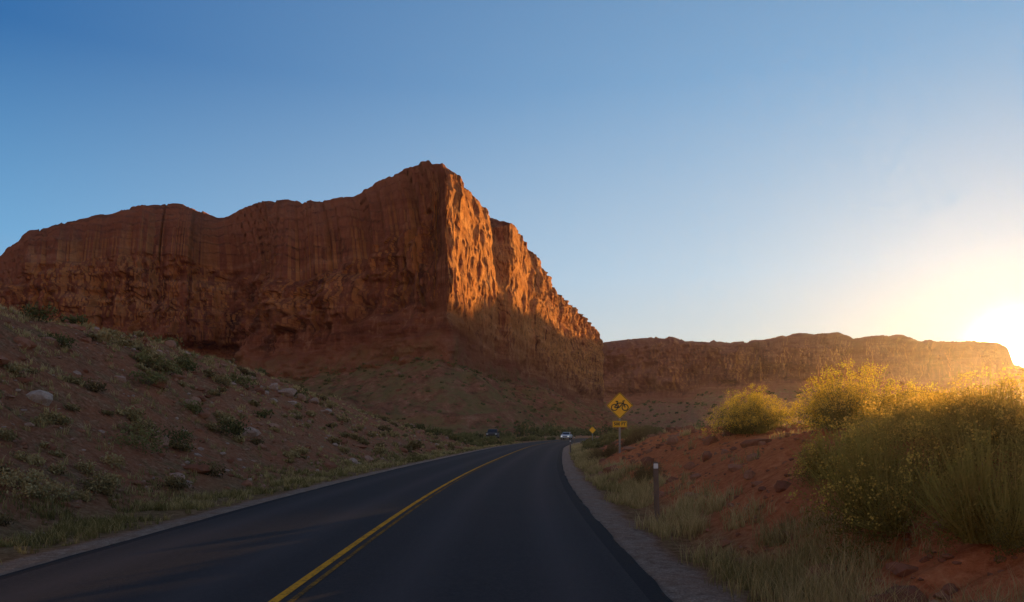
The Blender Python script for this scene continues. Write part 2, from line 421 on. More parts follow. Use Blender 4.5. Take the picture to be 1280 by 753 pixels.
#        outlineX,Y, rimZ, spineX,Y, crestZ, flute amplitude, ledge band height, batter
ST = [(-520, 520, 92, -560, 620, 105, 1, 16, 1),
      (-400, 470, 92, -440, 560, 106, 1, 16, 1),
      (-310, 430, 92, -360, 505, 112, 1, 16, 1),
      (-285, 420, 98, -322, 490, 129, 1, 18, 1),
      (-250, 412, 102, -270, 480, 137, 1, 18, 1),
      (-213, 418, 106, -240, 490, 148, 1, 18, 1),
      (-190, 428, 106, -212, 492, 148, 1, 18, 1),
      (-172, 446, 104, -195, 495, 143, 1, 20, 1),
      (-152, 408, 90, -168, 482, 148, 1.1, 20, 1),
      (-135, 390, 86, -142, 465, 143.5, 1.1, 20, 1),
      (-115, 374, 84, -125, 440, 135, 1.1, 20, 1),
      (-75, 350, 92, -85, 410, 131, 1.0, 22, 1),
      (-50, 335, 104, -60, 390, 137, 0.9, 24, 1),
      (-36, 327, 112, -47, 368, 133, 0.6, 24, .9),
      (-26, 322, 115, -38, 354, 128.0, 0.35, 24, .5),
      (-23, 334, 119, -33, 358, 126.5, 0.22, 22, .3),
      (-17, 374, 126, -32, 395, 130, 0.25, 20, .3),
      (-9, 436, 131, -36, 450, 137, 0.25, 18, .3),
      (-8, 448, 124, -40, 462, 136, 0.3, 18, .3),
      (2, 455, 129, -42, 480, 136, 0.3, 18, .3),
      (5, 472, 134, -42, 500, 140, 0.25, 16, .3),
      (16, 555, 140, -38, 570, 146, 0.3, 16, .3),
      (26, 572, 136, -38, 585, 144, 0.4, 16, .3),
      (40, 670, 139, -34, 690, 145, 0.45, 16, .3),
      (57, 768, 139, -26, 780, 145, 0.5, 16, .3),
      (94, 905, 140, 0, 920, 147, 0.6, 16, .4),
      (128, 1030, 140, 30, 1050, 147, 0.6, 16, .4),
      (138, 1110, 130, 40, 1130, 138, 0.6, 16, .4),
      (100, 1200, 110, 30, 1180, 115, 0.6, 16, .4)]
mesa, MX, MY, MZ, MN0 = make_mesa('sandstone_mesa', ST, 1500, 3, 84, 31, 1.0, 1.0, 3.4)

FS = [(-60, 1700, 140, -60, 1820, 160), (120, 1560, 150, 130, 1700, 180),
      (175, 1420, 160, 190, 1540, 184), (240, 1330, 164, 262, 1440, 181.5), (275, 1300, 158, 300, 1400, 177), (300, 1290, 153, 322, 1390, 166), (370, 1230, 143, 395, 1350, 160),
      (420, 1200, 142, 455, 1310, 163), (450, 1195, 146, 495, 1310, 170.5), (520, 1190, 150, 572, 1300, 173), (556, 1205, 143, 610, 1310, 162),
      (600, 1190, 150, 655, 1300, 168.5), (640, 1200, 150, 695, 1300, 167), (660, 1205, 143, 715, 1300, 159), (710, 1200, 141, 770, 1300, 160), (765, 1200, 141, 830, 1300, 156),
      (804, 1200, 139, 867, 1300, 152), (815, 1200, 114, 876, 1300, 117), (850, 1200, 100, 915, 1300, 108), (1000, 1180, 82, 1080, 1280, 92), (1500, 1100, 70, 1600, 1200, 80)]
FS = [tuple(a)+(2.4, 24, 1.0) for a in FS]
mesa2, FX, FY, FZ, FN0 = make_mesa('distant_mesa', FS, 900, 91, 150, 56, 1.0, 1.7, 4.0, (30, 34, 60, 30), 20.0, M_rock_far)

# ---------------------------------------------------------------- foliage builders
def leaf_quads(C, size, asp, rs, up=0.3):
    n = len(C)
    d = rs.normal(size=(n, 3)); d[:, 2] += up; d /= np.linalg.norm(d, axis=1, keepdims=True)
    e = rs.normal(size=(n, 3)); e = np.cross(d, e); e /= np.linalg.norm(e, axis=1, keepdims=True)
    a = d*(size[:, None]); b = e*(size*asp)[:, None]
    return np.stack([C-a*0.5, C+b*0.5, C+a*0.5, C-b*0.5], 1)
def scatter_shrubs(name, P, R, Hh, nleaf, lsize, mat, rs, varshift=None, asp=0.45):
    allV = []; allA = []
    for i in range(len(P)):
        r = R[i]; h = Hh[i]; nl = int(nleaf[i])
        nc = rs.integers(7, 14)
        th = rs.uniform(0, 2*math.pi, nc); rr = np.sqrt(rs.uniform(0, 1, nc))*0.75
        cc = np.stack([np.cos(th)*rr*r, np.sin(th)*rr*r, h*(0.25+0.6*rs.uniform(0, 1, nc)*(1-0.5*rr))], 1)
        cl = rs.integers(0, nc, nl)
        q = rs.normal(size=(nl, 3))*np.array([0.22*r, 0.22*r, 0.17*h])
        C = cc[cl]+q; C[:, 2] = np.abs(C[:, 2])
        sz = lsize[i]*rs.uniform(0.6, 1.4, nl)
        v = leaf_quads(C, sz, asp, rs, 0.8)
        v = v+P[i][None, None, :]
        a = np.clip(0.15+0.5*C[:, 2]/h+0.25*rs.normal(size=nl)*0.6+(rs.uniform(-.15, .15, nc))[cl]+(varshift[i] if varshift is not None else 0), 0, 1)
        allV.append(v.reshape(-1, 3)); allA.append(np.repeat(a, 4))
    V = np.concatenate(allV); A = np.concatenate(allA)
    F = np.arange(len(V)).reshape(-1, 4)
    return mesh_np(name, V, F, mat, False, {'var': A})

rs = np.random.default_rng(11)
def place(n, offr, yr, side):
    Y = np.exp(rs.uniform(math.log(yr[0]), math.log(yr[1]), n)); o = rs.uniform(*offr, n)
    return np.column_stack([cx(Y)+side*(3.4+o), Y])
xy = place(1700, (2.4, 28), (9, 140), -1)
k = fbm(xy[:, 0]/5, xy[:, 1]/6, 0, 2, 77) > -0.2
xy = xy[k]
z = ground_h(xy[:, 0], xy[:, 1])-0.05
P = np.column_stack([xy, z]); n = len(P)
R = rs.uniform(0.12, 0.40, n)*np.where(rs.uniform(size=n) < .06, 1.7, 1); Hh = R*rs.uniform(0.8, 1.3, n)
dist = np.hypot(P[:, 0], P[:, 1])
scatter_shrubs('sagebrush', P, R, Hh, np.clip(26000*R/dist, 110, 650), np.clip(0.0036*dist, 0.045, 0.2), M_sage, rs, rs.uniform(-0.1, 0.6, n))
xy = np.concatenate([place(30, (3.0, 26), (14, 120), -1), place(45, (1.8, 9), (40, 150), 1), place(90, (1.5, 9), (75, 170), -1)])
z = ground_h(xy[:, 0], xy[:, 1])-0.05; P = np.column_stack([xy, z]); n = len(P)
R = rs.uniform(0.3, 0.85, n); Hh = R*rs.uniform(0.8, 1.3, n); dist = np.hypot(P[:, 0], P[:, 1])
scatter_shrubs('green_scrub', P, R, Hh, np.clip(24000*R/dist, 250, 1000), np.clip(0.0036*dist, 0.05, 0.3), M_juni, rs, rs.uniform(0.0, 0.7, n))

def talus_pts(X, Y, Z, n0, n, rs):
    i = rs.integers(5, X.shape[0]-5, n*3); j = rs.integers(2, n0+6, n*3)
    p = np.stack([X[i, j], Y[i, j], Z[i, j]], 1)
    p = p[(p[:, 0]/p[:, 1] > -0.75) & (p[:, 2] > -1)]
    return p[:n]
P = talus_pts(MX, MY, MZ, MN0, 2800, rs); n = len(P)
P[:, 2] -= 0.3
R = rs.uniform(0.4, 1.2, n)*np.where(rs.uniform(size=n) < .10, 1.8, 1)
scatter_shrubs('talus_scrub', P, R, R*rs.uniform(0.7, 1.2, n), np.full(n, 50), R*0.55, M_juni, rs, rs.uniform(0.1, 0.9, n), 0.7)
P = talus_pts(FX, FY, FZ, FN0, 700, rs); n = len(P)
R = rs.uniform(2, 4.5, n)
scatter_shrubs('distant_scrub', P, R, R*0.9, np.full(n, 40), R*0.6, M_juni, rs, rs.uniform(0.0, 0.5, n), 0.7)
Y = rs.uniform(170, 620, 420); X = rs.uniform(-0.02, 0.75, 420)*Y
keep = (np.abs(road_off(X, Y)) > 14)
X, Y = X[keep], Y[keep]
P = np.column_stack([X, Y, ground_h(X, Y)-0.3]); n = len(P)
R = rs.uniform(1.5, 3.8, n)
scatter_shrubs('valley_trees', P, R, R*rs.uniform(1.0, 1.6, n), np.full(n, 220), R*0.22, M_juni, rs, rs.uniform(-0.1, 0.35, n), 0.7)

def stem_bush(name, x, y, r, h, nst, nlf, lsz, mat, seed, flowers=0.0, lean=(0, 0), width=0.006, spread=1.0):
    rs = np.random.default_rng(seed)
    z0 = float(ground_h(x, y))-0.04
    nh = 12
    hub = np.stack([rs.uniform(-.55, .55, nh)*r, rs.uniform(-.55, .55, nh)*r, np.zeros(nh)], 1)
    hh = rs.uniform(0.5, 1.0, nh)
    hb = rs.integers(0, nh, nst)
    base = hub[hb]*0.6+rs.normal(size=(nst, 3))*np.array([.05, .05, 0])*r
    th = rs.uniform(0, 2*math.pi, nst); rad = np.sqrt(rs.uniform(0, 1, nst))*r*0.42*spread
    tip = hub[hb]*1.35+np.stack([np.cos(th)*rad+lean[0], np.sin(th)*rad+lean[1], np.zeros(nst)], 1)
    rr = np.hypot(tip[:, 0], tip[:, 1])/r
    tip[:, 2] = h*hh[hb]*np.sqrt(np.clip(1.05-0.55*rr**2, 0.12, 1))*rs.uniform(0.55, 1.12, nst)
    mid = base*0.35+tip*0.65; mid[:, 2] = tip[:, 2]*0.5
    mid += rs.normal(size=mid.shape)*0.03*r
    def bez(t): return base[:, None]*(1-t)**2+2*mid[:, None]*t*(1-t)+tip[:, None]*t*t
    t = np.linspace(0, 1, 6)[None, :, None]
    C = bez(t)
    e = rs.normal(size=(nst, 1, 3)); e[:, :, 2] *= 0.2; e /= np.linalg.norm(e, axis=2, keepdims=True)
    w = (width*(1.2-t))
    SV = np.stack([C-e*w, C+e*w], 2).reshape(nst, 12, 3)
    i = np.arange(5)*2
    f1 = np.stack([i, i+1, i+3, i+2], 1)
    SF = (f1[None]+(np.arange(nst)*12)[:, None, None]).reshape(-1, 4)
    SA = np.full(nst*12, 0.5)
    t = rs.uniform(0.2, 1.0, (nst, nlf))**0.75
    tt = t[:, :, None]
    L = bez(tt)+rs.normal(size=(nst, nlf, 3))*lsz*0.8
    L = L.reshape(-1, 3); tl = t.reshape(-1)
    L[:, 2] += (ground_h(x+L[:, 0], y+L[:, 1], False)-ground_h(x, y, False))*0.8
    sz = lsz*rs.uniform(0.6, 1.5, len(L))
    LV = leaf_quads(L, sz, 0.24, rs, 1.1).reshape(-1, 3)
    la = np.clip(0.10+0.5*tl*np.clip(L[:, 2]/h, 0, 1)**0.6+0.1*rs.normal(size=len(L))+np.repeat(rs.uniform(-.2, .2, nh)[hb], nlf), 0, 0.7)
    Vs = [SV.reshape(-1, 3), LV]; As = [SA, np.repeat(la, 4)]
    if flowers > 0:
        sel = np.where((rs.uniform(size=nst) < flowers) & (tip[:, 2] > 0.3*h))[0]
        nf = 24
        tp = tip[sel].copy(); tp[:, 2] += (ground_h(x+tp[:, 0], y+tp[:, 1], False)-ground_h(x, y, False))*0.8
        Fp = (tp[:, None]+rs.normal(size=(len(sel), nf, 3))*np.array([.035, .035, .03])*1.2).reshape(-1, 3)
        FV = leaf_quads(Fp, np.full(len(Fp), 0.024)*rs.uniform(.7, 1.4, len(Fp)), 0.8, rs).reshape(-1, 3)
        Vs.append(FV); As.append(np.repeat(rs.uniform(0.74, 1.0, len(Fp)), 4))
    V = np.concatenate(Vs); Aa = np.concatenate(As)
    F = np.concatenate([SF, np.arange(nst*12, len(V)).reshape(-1, 4)])
    ob = mesh_np(name, V, F, mat, False, {'var': Aa})
    ob.location = (x, y, z0)
    return ob
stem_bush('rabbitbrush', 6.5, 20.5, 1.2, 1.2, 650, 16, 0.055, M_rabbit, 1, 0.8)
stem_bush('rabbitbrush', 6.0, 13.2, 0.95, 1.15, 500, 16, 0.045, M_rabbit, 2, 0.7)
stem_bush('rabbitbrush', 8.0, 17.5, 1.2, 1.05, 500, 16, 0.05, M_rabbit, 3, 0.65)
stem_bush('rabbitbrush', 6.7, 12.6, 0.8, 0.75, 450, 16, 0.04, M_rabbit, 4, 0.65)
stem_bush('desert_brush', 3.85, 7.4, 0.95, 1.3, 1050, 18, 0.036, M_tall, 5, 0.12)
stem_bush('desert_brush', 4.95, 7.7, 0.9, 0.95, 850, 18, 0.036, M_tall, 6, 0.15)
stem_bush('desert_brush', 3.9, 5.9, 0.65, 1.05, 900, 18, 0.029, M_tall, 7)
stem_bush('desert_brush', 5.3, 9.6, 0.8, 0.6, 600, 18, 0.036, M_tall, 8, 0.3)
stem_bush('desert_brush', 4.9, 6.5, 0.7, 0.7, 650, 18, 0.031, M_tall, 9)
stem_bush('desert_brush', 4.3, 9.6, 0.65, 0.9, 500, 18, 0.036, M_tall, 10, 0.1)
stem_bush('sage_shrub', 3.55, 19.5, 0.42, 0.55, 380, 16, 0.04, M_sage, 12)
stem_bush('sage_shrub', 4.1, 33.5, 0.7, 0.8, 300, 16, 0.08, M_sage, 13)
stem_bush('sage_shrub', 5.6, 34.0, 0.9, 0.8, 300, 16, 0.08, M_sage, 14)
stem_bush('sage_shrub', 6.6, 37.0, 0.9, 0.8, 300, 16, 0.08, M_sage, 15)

# ---------------------------------------------------------------- grass
def grass_mesh(name, P, hgt, nb, rs, var0, wid):
    n = len(P)
    B = np.repeat(P, nb, 0); H = np.repeat(hgt, nb)*rs.uniform(0.45, 1.15, n*nb); v0 = np.repeat(var0, nb)
    W = np.repeat(wid, nb)
    B = B+np.column_stack([rs.normal(size=n*nb)*0.07, rs.normal(size=n*nb)*0.07, np.zeros(n*nb)])*np.repeat(hgt/0.3, nb)[:, None]
    th = rs.uniform(0, 2*math.pi, n*nb); ln = H*rs.uniform(0.1, 0.75, n*nb)
    d = np.stack([np.cos(th), np.sin(th), np.zeros_like(th)], 1)
    ph = rs.uniform(0, 2*math.pi, n*nb)
    e = np.stack([np.cos(ph), np.sin(ph), np.zeros_like(ph)], 1)*W[:, None]
    up = np.array([0, 0, 1.0])
    M = B+d*(ln*0.3)[:, None]+up*(H*0.6)[:, None]
    T = B+d*ln[:, None]+up*H[:, None]
    v = np.stack([B-e, B+e, M+e*0.7, M-e*0.7, T+e*0.12, T-e*0.12], 1)
    V = v.reshape(-1, 3); m = n*nb
    k = np.arange(m)*6
    F = np.concatenate([np.stack([k, k+1, k+2, k+3], 1), np.stack([k+3, k+2, k+4, k+5], 1)])
    a = np.clip(v0+rs.normal(size=m)*0.15, 0, 1)
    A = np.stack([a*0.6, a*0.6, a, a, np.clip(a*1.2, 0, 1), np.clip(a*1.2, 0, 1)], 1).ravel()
    return mesh_np(name, V, F, M_grass, False, {'var': A})
def gpts(n, offr, yr, side, thr, seed):
    Y = np.exp(rs.uniform(math.log(yr[0]), math.log(yr[1]), n)); o = rs.triangular(offr[0], offr[0]*0.6+offr[1]*0.4, offr[1], n)
    X = cx(Y)+side*(3.4+o)
    k = fbm(X/1.1, Y/1.4, 0, 3, seed) > thr
    X, Y = X[k], Y[k]
    return np.column_stack([X, Y, ground_h(X, Y)-0.01])
PL = gpts(7500, (0.6, 3.4), (5, 110), -1, -0.12, 81)
PR = gpts(5400, (0.6, 2.3), (3.5, 90), 1, -0.1, 82)
PS = gpts(9500, (2.5, 26), (10, 120), -1, -0.05, 83)
PB = gpts(1000, (2.0, 9), (6, 60), 1, 0.05, 84)
PA = np.concatenate([PL, PR, PS, PB])
dd = np.hypot(PA[:, 0], PA[:, 1])
hg = np.concatenate([rs.uniform(.05, .2, len(PL)), rs.uniform(.10, .36, len(PR)), rs.uniform(.08, .25, len(PS)), rs.uniform(.08, .25, len(PB))])
va = np.concatenate([rs.uniform(.25, .85, len(PL)), rs.uniform(.5, 1., len(PR)), rs.uniform(.6, 1, len(PS)), rs.uniform(.5, 1, len(PB))])
va = np.clip(va+0.35*fbm(PA[:, 0]/2.5, PA[:, 1]/4, 0, 2, 85), 0, 1)
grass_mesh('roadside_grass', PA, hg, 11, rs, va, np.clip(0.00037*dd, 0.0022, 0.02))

# ---------------------------------------------------------------- rocks
import bmesh
bm = bmesh.new(); bmesh.ops.create_icosphere(bm, subdivisions=2, radius=1)
ico = np.array([v.co[:] for v in bm.verts]); icf = np.array([[v.index for v in f.verts] for f in bm.faces]); bm.free()
def rocks(name, P, R, rs, var):
    Vs = []; Fs = []; As = []
    for i in range(len(P)):
        s = rs.uniform(0, 100)
        v = ico*(1+0.45*vn(ico[:, 0]*1.3+s, ico[:, 1]*1.3, ico[:, 2]*1.3, 5)[:, None])
        for _ in range(4):
            nn = rs.normal(size=3); nn /= np.linalg.norm(nn); c = rs.uniform(.45, .8)
            dd = v@nn; v = v-np.clip(dd-c, 0, None)[:, None]*nn
        v = v*np.array([1, rs.uniform(.6, 1), rs.uniform(.4, .75)])*R[i]
        a = rs.uniform(0, 6.28); ca, sa = math.cos(a), math.sin(a)
        v = np.column_stack([v[:, 0]*ca-v[:, 1]*sa, v[:, 0]*sa+v[:, 1]*ca, v[:, 2]])
        Vs.append(v+P[i]); Fs.append(icf+i*len(ico)); As.append(np.full(len(ico), var[i]))
    return mesh_np(name, np.concatenate(Vs), np.concatenate(Fs), M_stone, False, {'var': np.concatenate(As)})
xyl = place(3800, (1.8, 22), (6, 110), -1); xyr = place(1500, (1.2, 6), (4, 50), 1)
xy = np.concatenate([xyl, xyr]); d = np.hypot(xy[:, 0], xy[:, 1])
R = np.clip(rs.pareto(2.2, len(xy))*0.045+0.03, 0, 0.30)*np.clip(d/18, .7, 2.0)
R = np.minimum(R, 0.36)
P = np.column_stack([xy, ground_h(xy[:, 0], xy[:, 1])+R*0.12])
rocks('scattered_rocks', P, R, rs, np.concatenate([rs.uniform(.2, 1.0, len(xyl)), rs.uniform(.1, .65, len(xyr))]))
P = talus_pts(MX, MY, MZ, MN0, 1100, rs); n = len(P)
R = np.clip(rs.pareto(2.2, n)*0.55+0.3, 0, 2.4)
rocks('talus_boulders', P, R, rs, rs.uniform(.2, .75, n))
bp = np.array([(-12.6, 42.0), (-12.0, 42.3), (-13.3, 41.5)])
rocks('boulders', np.column_stack([bp, ground_h(bp[:, 0], bp[:, 1])+0.12]), np.array([.6, .42, .35]), rs, np.array([.9, .8, .95]))

# ---------------------------------------------------------------- signs
M_signy = simple('sign_yellow_sheeting', (1.0, 0.52, 0.012), 0.45, 0.4, var=0.02)
M_black = simple('sign_black_ink', (0.012, 0.012, 0.012), 0.5)
M_steel = simple('galvanised_steel', (0.33, 0.31, 0.30), 0.5, 0.5, 0.6)
M_brown = simple('post_brown_plastic', (0.18, 0.12, 0.09), 0.6)
M_white = simple('reflector_white', (0.8, 0.8, 0.77), 0.4)

def from_bm(name, bm, mat, parent, smooth=False):
    me = bpy.data.meshes.new(name); bm.to_mesh(me); bm.free()
    me.materials.append(mat)
    for p in me.polygons: p.use_smooth = smooth
    ob = bpy.data.objects.new(name, me); scene.collection.objects.link(ob); ob.parent = parent
    return ob
def rounded_plate(w, h, r, rot, seg=6):
    pts = []
    for cxx, czz, a0 in ((w/2-r, h/2-r, 0), (-w/2+r, h/2-r, 90), (-w/2+r, -h/2+r, 180), (w/2-r, -h/2+r, 270)):
        for i in range(seg+1):
            a = math.radians(a0+90*i/seg); pts.append((cxx+r*math.cos(a), czz+r*math.sin(a)))
    c, s = math.cos(rot), math.sin(rot)
    return [(x*c-z*s, x*s+z*c) for x, z in pts]
def plate(name, w, h, r, yf, th, rot, z, mat, parent):
    bm = bmesh.new(); pts = rounded_plate(w, h, r, rot)
    f = [bm.verts.new((x, yf, zz+z)) for x, zz in pts]; b = [bm.verts.new((x, yf+th, zz+z)) for x, zz in pts]
    bm.faces.new(f); bm.faces.new(b[::-1]); n = len(f)
    for i in range(n): bm.faces.new((f[i], b[i], b[(i+1) % n], f[(i+1) % n]))
    bmesh.ops.recalc_face_normals(bm, faces=bm.faces)
    return from_bm(name, bm, mat, parent)
def frame(name, w, h, r, bw, yf, rot, z, mat, parent):
    bm = bmesh.new(); a = rounded_plate(w, h, r, rot); b = rounded_plate(w-2*bw, h-2*bw, max(r-bw, .004), rot)
    A = [bm.verts.new((x, yf, q+z)) for x, q in a]; B = [bm.verts.new((x, yf, q+z)) for x, q in b]; n = len(A)
    for i in range(n): bm.faces.new((A[i], A[(i+1) % n], B[(i+1) % n], B[i]))
    return from_bm(name, bm, mat, parent)
def bar(bm, x0, z0, x1, z1, w, y):
    d = Vector((x1-x0, 0, z1-z0)); nrm = Vector((-d.z, 0, d.x)).normalized()*w/2
    a = Vector((x0, y, z0)); b = Vector((x1, y, z1))
    bm.faces.new([bm.verts.new(p) for p in (a-nrm, b-nrm, b+nrm, a+nrm)])
def ringm(bm, x, z, r, w, y, n=28):
    A = [bm.verts.new((x+r*math.cos(6.2832*i/n), y, z+r*math.sin(6.2832*i/n))) for i in range(n)]
    B = [bm.verts.new((x+(r-w)*math.cos(6.2832*i/n), y, z+(r-w)*math.sin(6.2832*i/n))) for i in range(n)]
    for i in range(n): bm.faces.new((A[i], A[(i+1) % n], B[(i+1) % n], B[i]))
def u_post(name, h, y, parent, mat, w=0.06):
    bm = bmesh.new()
    prof = [(-w/2-.012, .0), (-w/2, .0), (-w/2+.01, .03), (w/2-.01, .03), (w/2, 0), (w/2+.012, 0), (w/2+.012, .004), (w/2+.003, .004), (w/2-.008, .035), (-w/2+.008, .035), (-w/2-.003, .004), (-w/2-.012, .004)]
    a = [bm.verts.new((x, y+q, -0.3)) for x, q in prof]; b = [bm.verts.new((x, y+q, h)) for x, q in prof]; n = len(a)
    for i in range(n): bm.faces.new((a[i], a[(i+1) % n], b[(i+1) % n], b[i]))
    bm.faces.new(b); bmesh.ops.recalc_face_normals(bm, faces=bm.faces)
    return from_bm(name, bm, mat, parent)

def warning_sign(name, x, y, zc, side, bike=True, rotz=0.0):
    e = bpy.data.objects.new(name, None); scene.collection.objects.link(e)
    zg = float(ground_h(x, y)); e.location = (x, y, zg); e.rotation_euler = (0, 0, rotz)
    c = zc-zg
    u_post('post', c+side*0.62, 0.006, e, M_steel)
    plate('diamond_plate', side, side, 0.05, 0.0, 0.004, math.pi/4, c, M_signy, e)
    frame('black_border', side-0.03, side-0.03, 0.04, 0.018, -0.004, math.pi/4, c, M_black, e)
    if bike:
        bm = bmesh.new(); yy = -0.004; k = side/0.76*1.12
        ringm(bm, -0.19*k, c-0.07*k, 0.125*k, 0.034*k, yy); ringm(bm, 0.19*k, c-0.07*k, 0.125*k, 0.034*k, yy)
        yy = -0.006
        segs = [(-.19, -.07, -.03, -.08), (-.19, -.07, -.09, .085), (-.03, -.08, -.105, .14), (-.09, .085, .115, .085), (-.03, -.08, .12, .085), (.19, -.07, .105, .16), (.105, .16, .18, .165), (-.15, .145, -.06, .145)]
        for q, (x0, z0, x1, z1) in enumerate(segs): bar(bm, x0*k, c+z0*k, x1*k, c+z1*k, .036*k, yy-.001*q)
        from_bm('bicycle_symbol', bm, M_black, e)
        zp = c-0.78
        plate('distance_plate', 0.62, 0.27, 0.03, 0.0, 0.004, 0, zp, M_signy, e)
        frame('plate_border', 0.60, 0.25, 0.025, 0.012, -0.004, 0, zp, M_black, e)
        cu = bpy.data.curves.new('distance_text', 'FONT'); cu.body = '500 FT'; cu.size = 0.175; cu.align_x = 'CENTER'; cu.align_y = 'CENTER'; cu.offset = 0.006
        cu.materials.append(M_black)
        to = bpy.data.objects.new('distance_text', cu); scene.collection.objects.link(to); to.parent = e
        to.rotation_euler = (math.pi/2, 0, 0); to.location = (0, -0.005, zp)
    return e
warning_sign('bicycle_warning_sign', 4.52, 31.2, 2.62, 0.80)
warning_sign('road_warning_sign', 9.3, 86, 1.75, 0.6, bike=False)

def delineator(name, x, y, h):
    e = bpy.data.objects.new(name, None); scene.collection.objects.link(e)
    e.location = (x, y, float(ground_h(x, y))); e.rotation_euler = (0, math.radians(-1.6), 0)
    bm = bmesh.new(); prof = [(-.045, 0), (-.04, -.006), (0, .006), (.04, -.006), (.045, 0), (.04, .006), (0, .016), (-.04, .006)]
    rowsz = [-0.3, h-0.03, h]
    rr = []
    for q, zz in enumerate(rowsz):
        s = 0.8 if q == 2 else 1
        rr.append([bm.verts.new((a*s, b, zz)) for a, b in prof])
    for q in range(2):
        for i in range(8): bm.faces.new((rr[q][i], rr[q][(i+1) % 8], rr[q+1][(i+1) % 8], rr[q+1][i]))
    bm.faces.new(rr[2]); bmesh.ops.recalc_face_normals(bm, faces=bm.faces)
    from_bm('post', bm, M_brown, e)
    plate('reflector', 0.075, 0.085, 0.01, -0.014, 0.006, 0, h-0.07, M_white, e)
delineator('delineator_post', 2.46, 12.6, 1.05)
delineator('delineator_post', 4.1, 52, 1.0)
delineator('delineator_post', 7.4, 88, 1.0)

# ---------------------------------------------------------------- vehicles
M_glass = simple('vehicle_glass', (0.02, 0.025, 0.03), 0.1, 0.6)
M_tyre = simple('tyre_rubber', (0.02, 0.02, 0.02), 0.85)
M_chrome = simple('wheel_alloy', (0.5, 0.5, 0.5), 0.35, 0.5, 0.8)
M_carw = simple('silver_car_paint', (0.42, 0.43, 0.45), 0.3, 0.5)
M_cark = simple('dark_truck_paint', (0.035, 0.03, 0.03), 0.6, 0.3)
def lamp_mat():
    t = NT('headlamp_lens'); p = t.bsdf((0.9, 0.9, 0.85), 0.2); p.inputs['Emission Color'].default_value = (1, 0.93, 0.8, 1); p.inputs['Emission Strength'].default_value = 0.8
    return t.m
M_lamp = lamp_mat(); M_tail = simple('tail_lamp_lens', (0.35, 0.02, 0.01), 0.3)
def prism(name, prof, w1f, mat, parent, bev=0.04):
    bm = bmesh.new()
    L = [bm.verts.new((-w1f(z), y, z)) for y, z in prof]; Rr = [bm.verts.new((w1f(z), y, z)) for y, z in prof]; n = len(prof)
    bm.faces.new(L); bm.faces.new(Rr[::-1])
    for i in range(n): bm.faces.new((L[i], Rr[i], Rr[(i+1) % n], L[(i+1) % n]))
    bmesh.ops.recalc_face_normals(bm, faces=bm.faces)
    ob = from_bm(name, bm, mat, parent)
    md = ob.modifiers.new('b', 'BEVEL'); md.width = bev; md.segments = 2
    return ob
def box(name, c, s, mat, parent):
    bm = bmesh.new(); bmesh.ops.create_cube(bm, size=1)
    for v in bm.verts: v.co = Vector((v.co.x*s[0]+c[0], v.co.y*s[1]+c[1], v.co.z*s[2]+c[2]))
    bmesh.ops.bevel(bm, geom=bm.edges[:], offset=min(s)*0.2, segments=2, affect='EDGES')
    return from_bm(name, bm, mat, parent)
def wheel(name, x, y, r, w, e):
    bm = bmesh.new(); n = 24; prof = [(0.0, .3), (0.5*r, .35), (0.62*r, .3), (0.66*r, .5), (.95*r, .5), (r, .35), (r, -.35), (.95*r, -.5), (.6*r, -.5), (0.0, -.5)]
    rings = []
    for rr_, ww in prof:
        rings.append([bm.verts.new((x+ww*w*(1 if x > 0 else -1), y+rr_*math.cos(6.2832*i/n), r+rr_*math.sin(6.2832*i/n))) for i in range(n)])
    for a, b in zip(rings, rings[1:]):
        for i in range(n): bm.faces.new((a[i], a[(i+1) % n], b[(i+1) % n], b[i]))
    bmesh.ops.remove_doubles(bm, verts=bm.verts, dist=1e-4); bmesh.ops.recalc_face_normals(bm, faces=bm.faces)
    ob = from_bm(name, bm, M_tyre, e, True); ob.data.materials.append(M_chrome)
    for p in ob.data.polygons:
        if math.hypot(p.center.y-y, p.center.z-r) < 0.62*r: p.material_index = 1
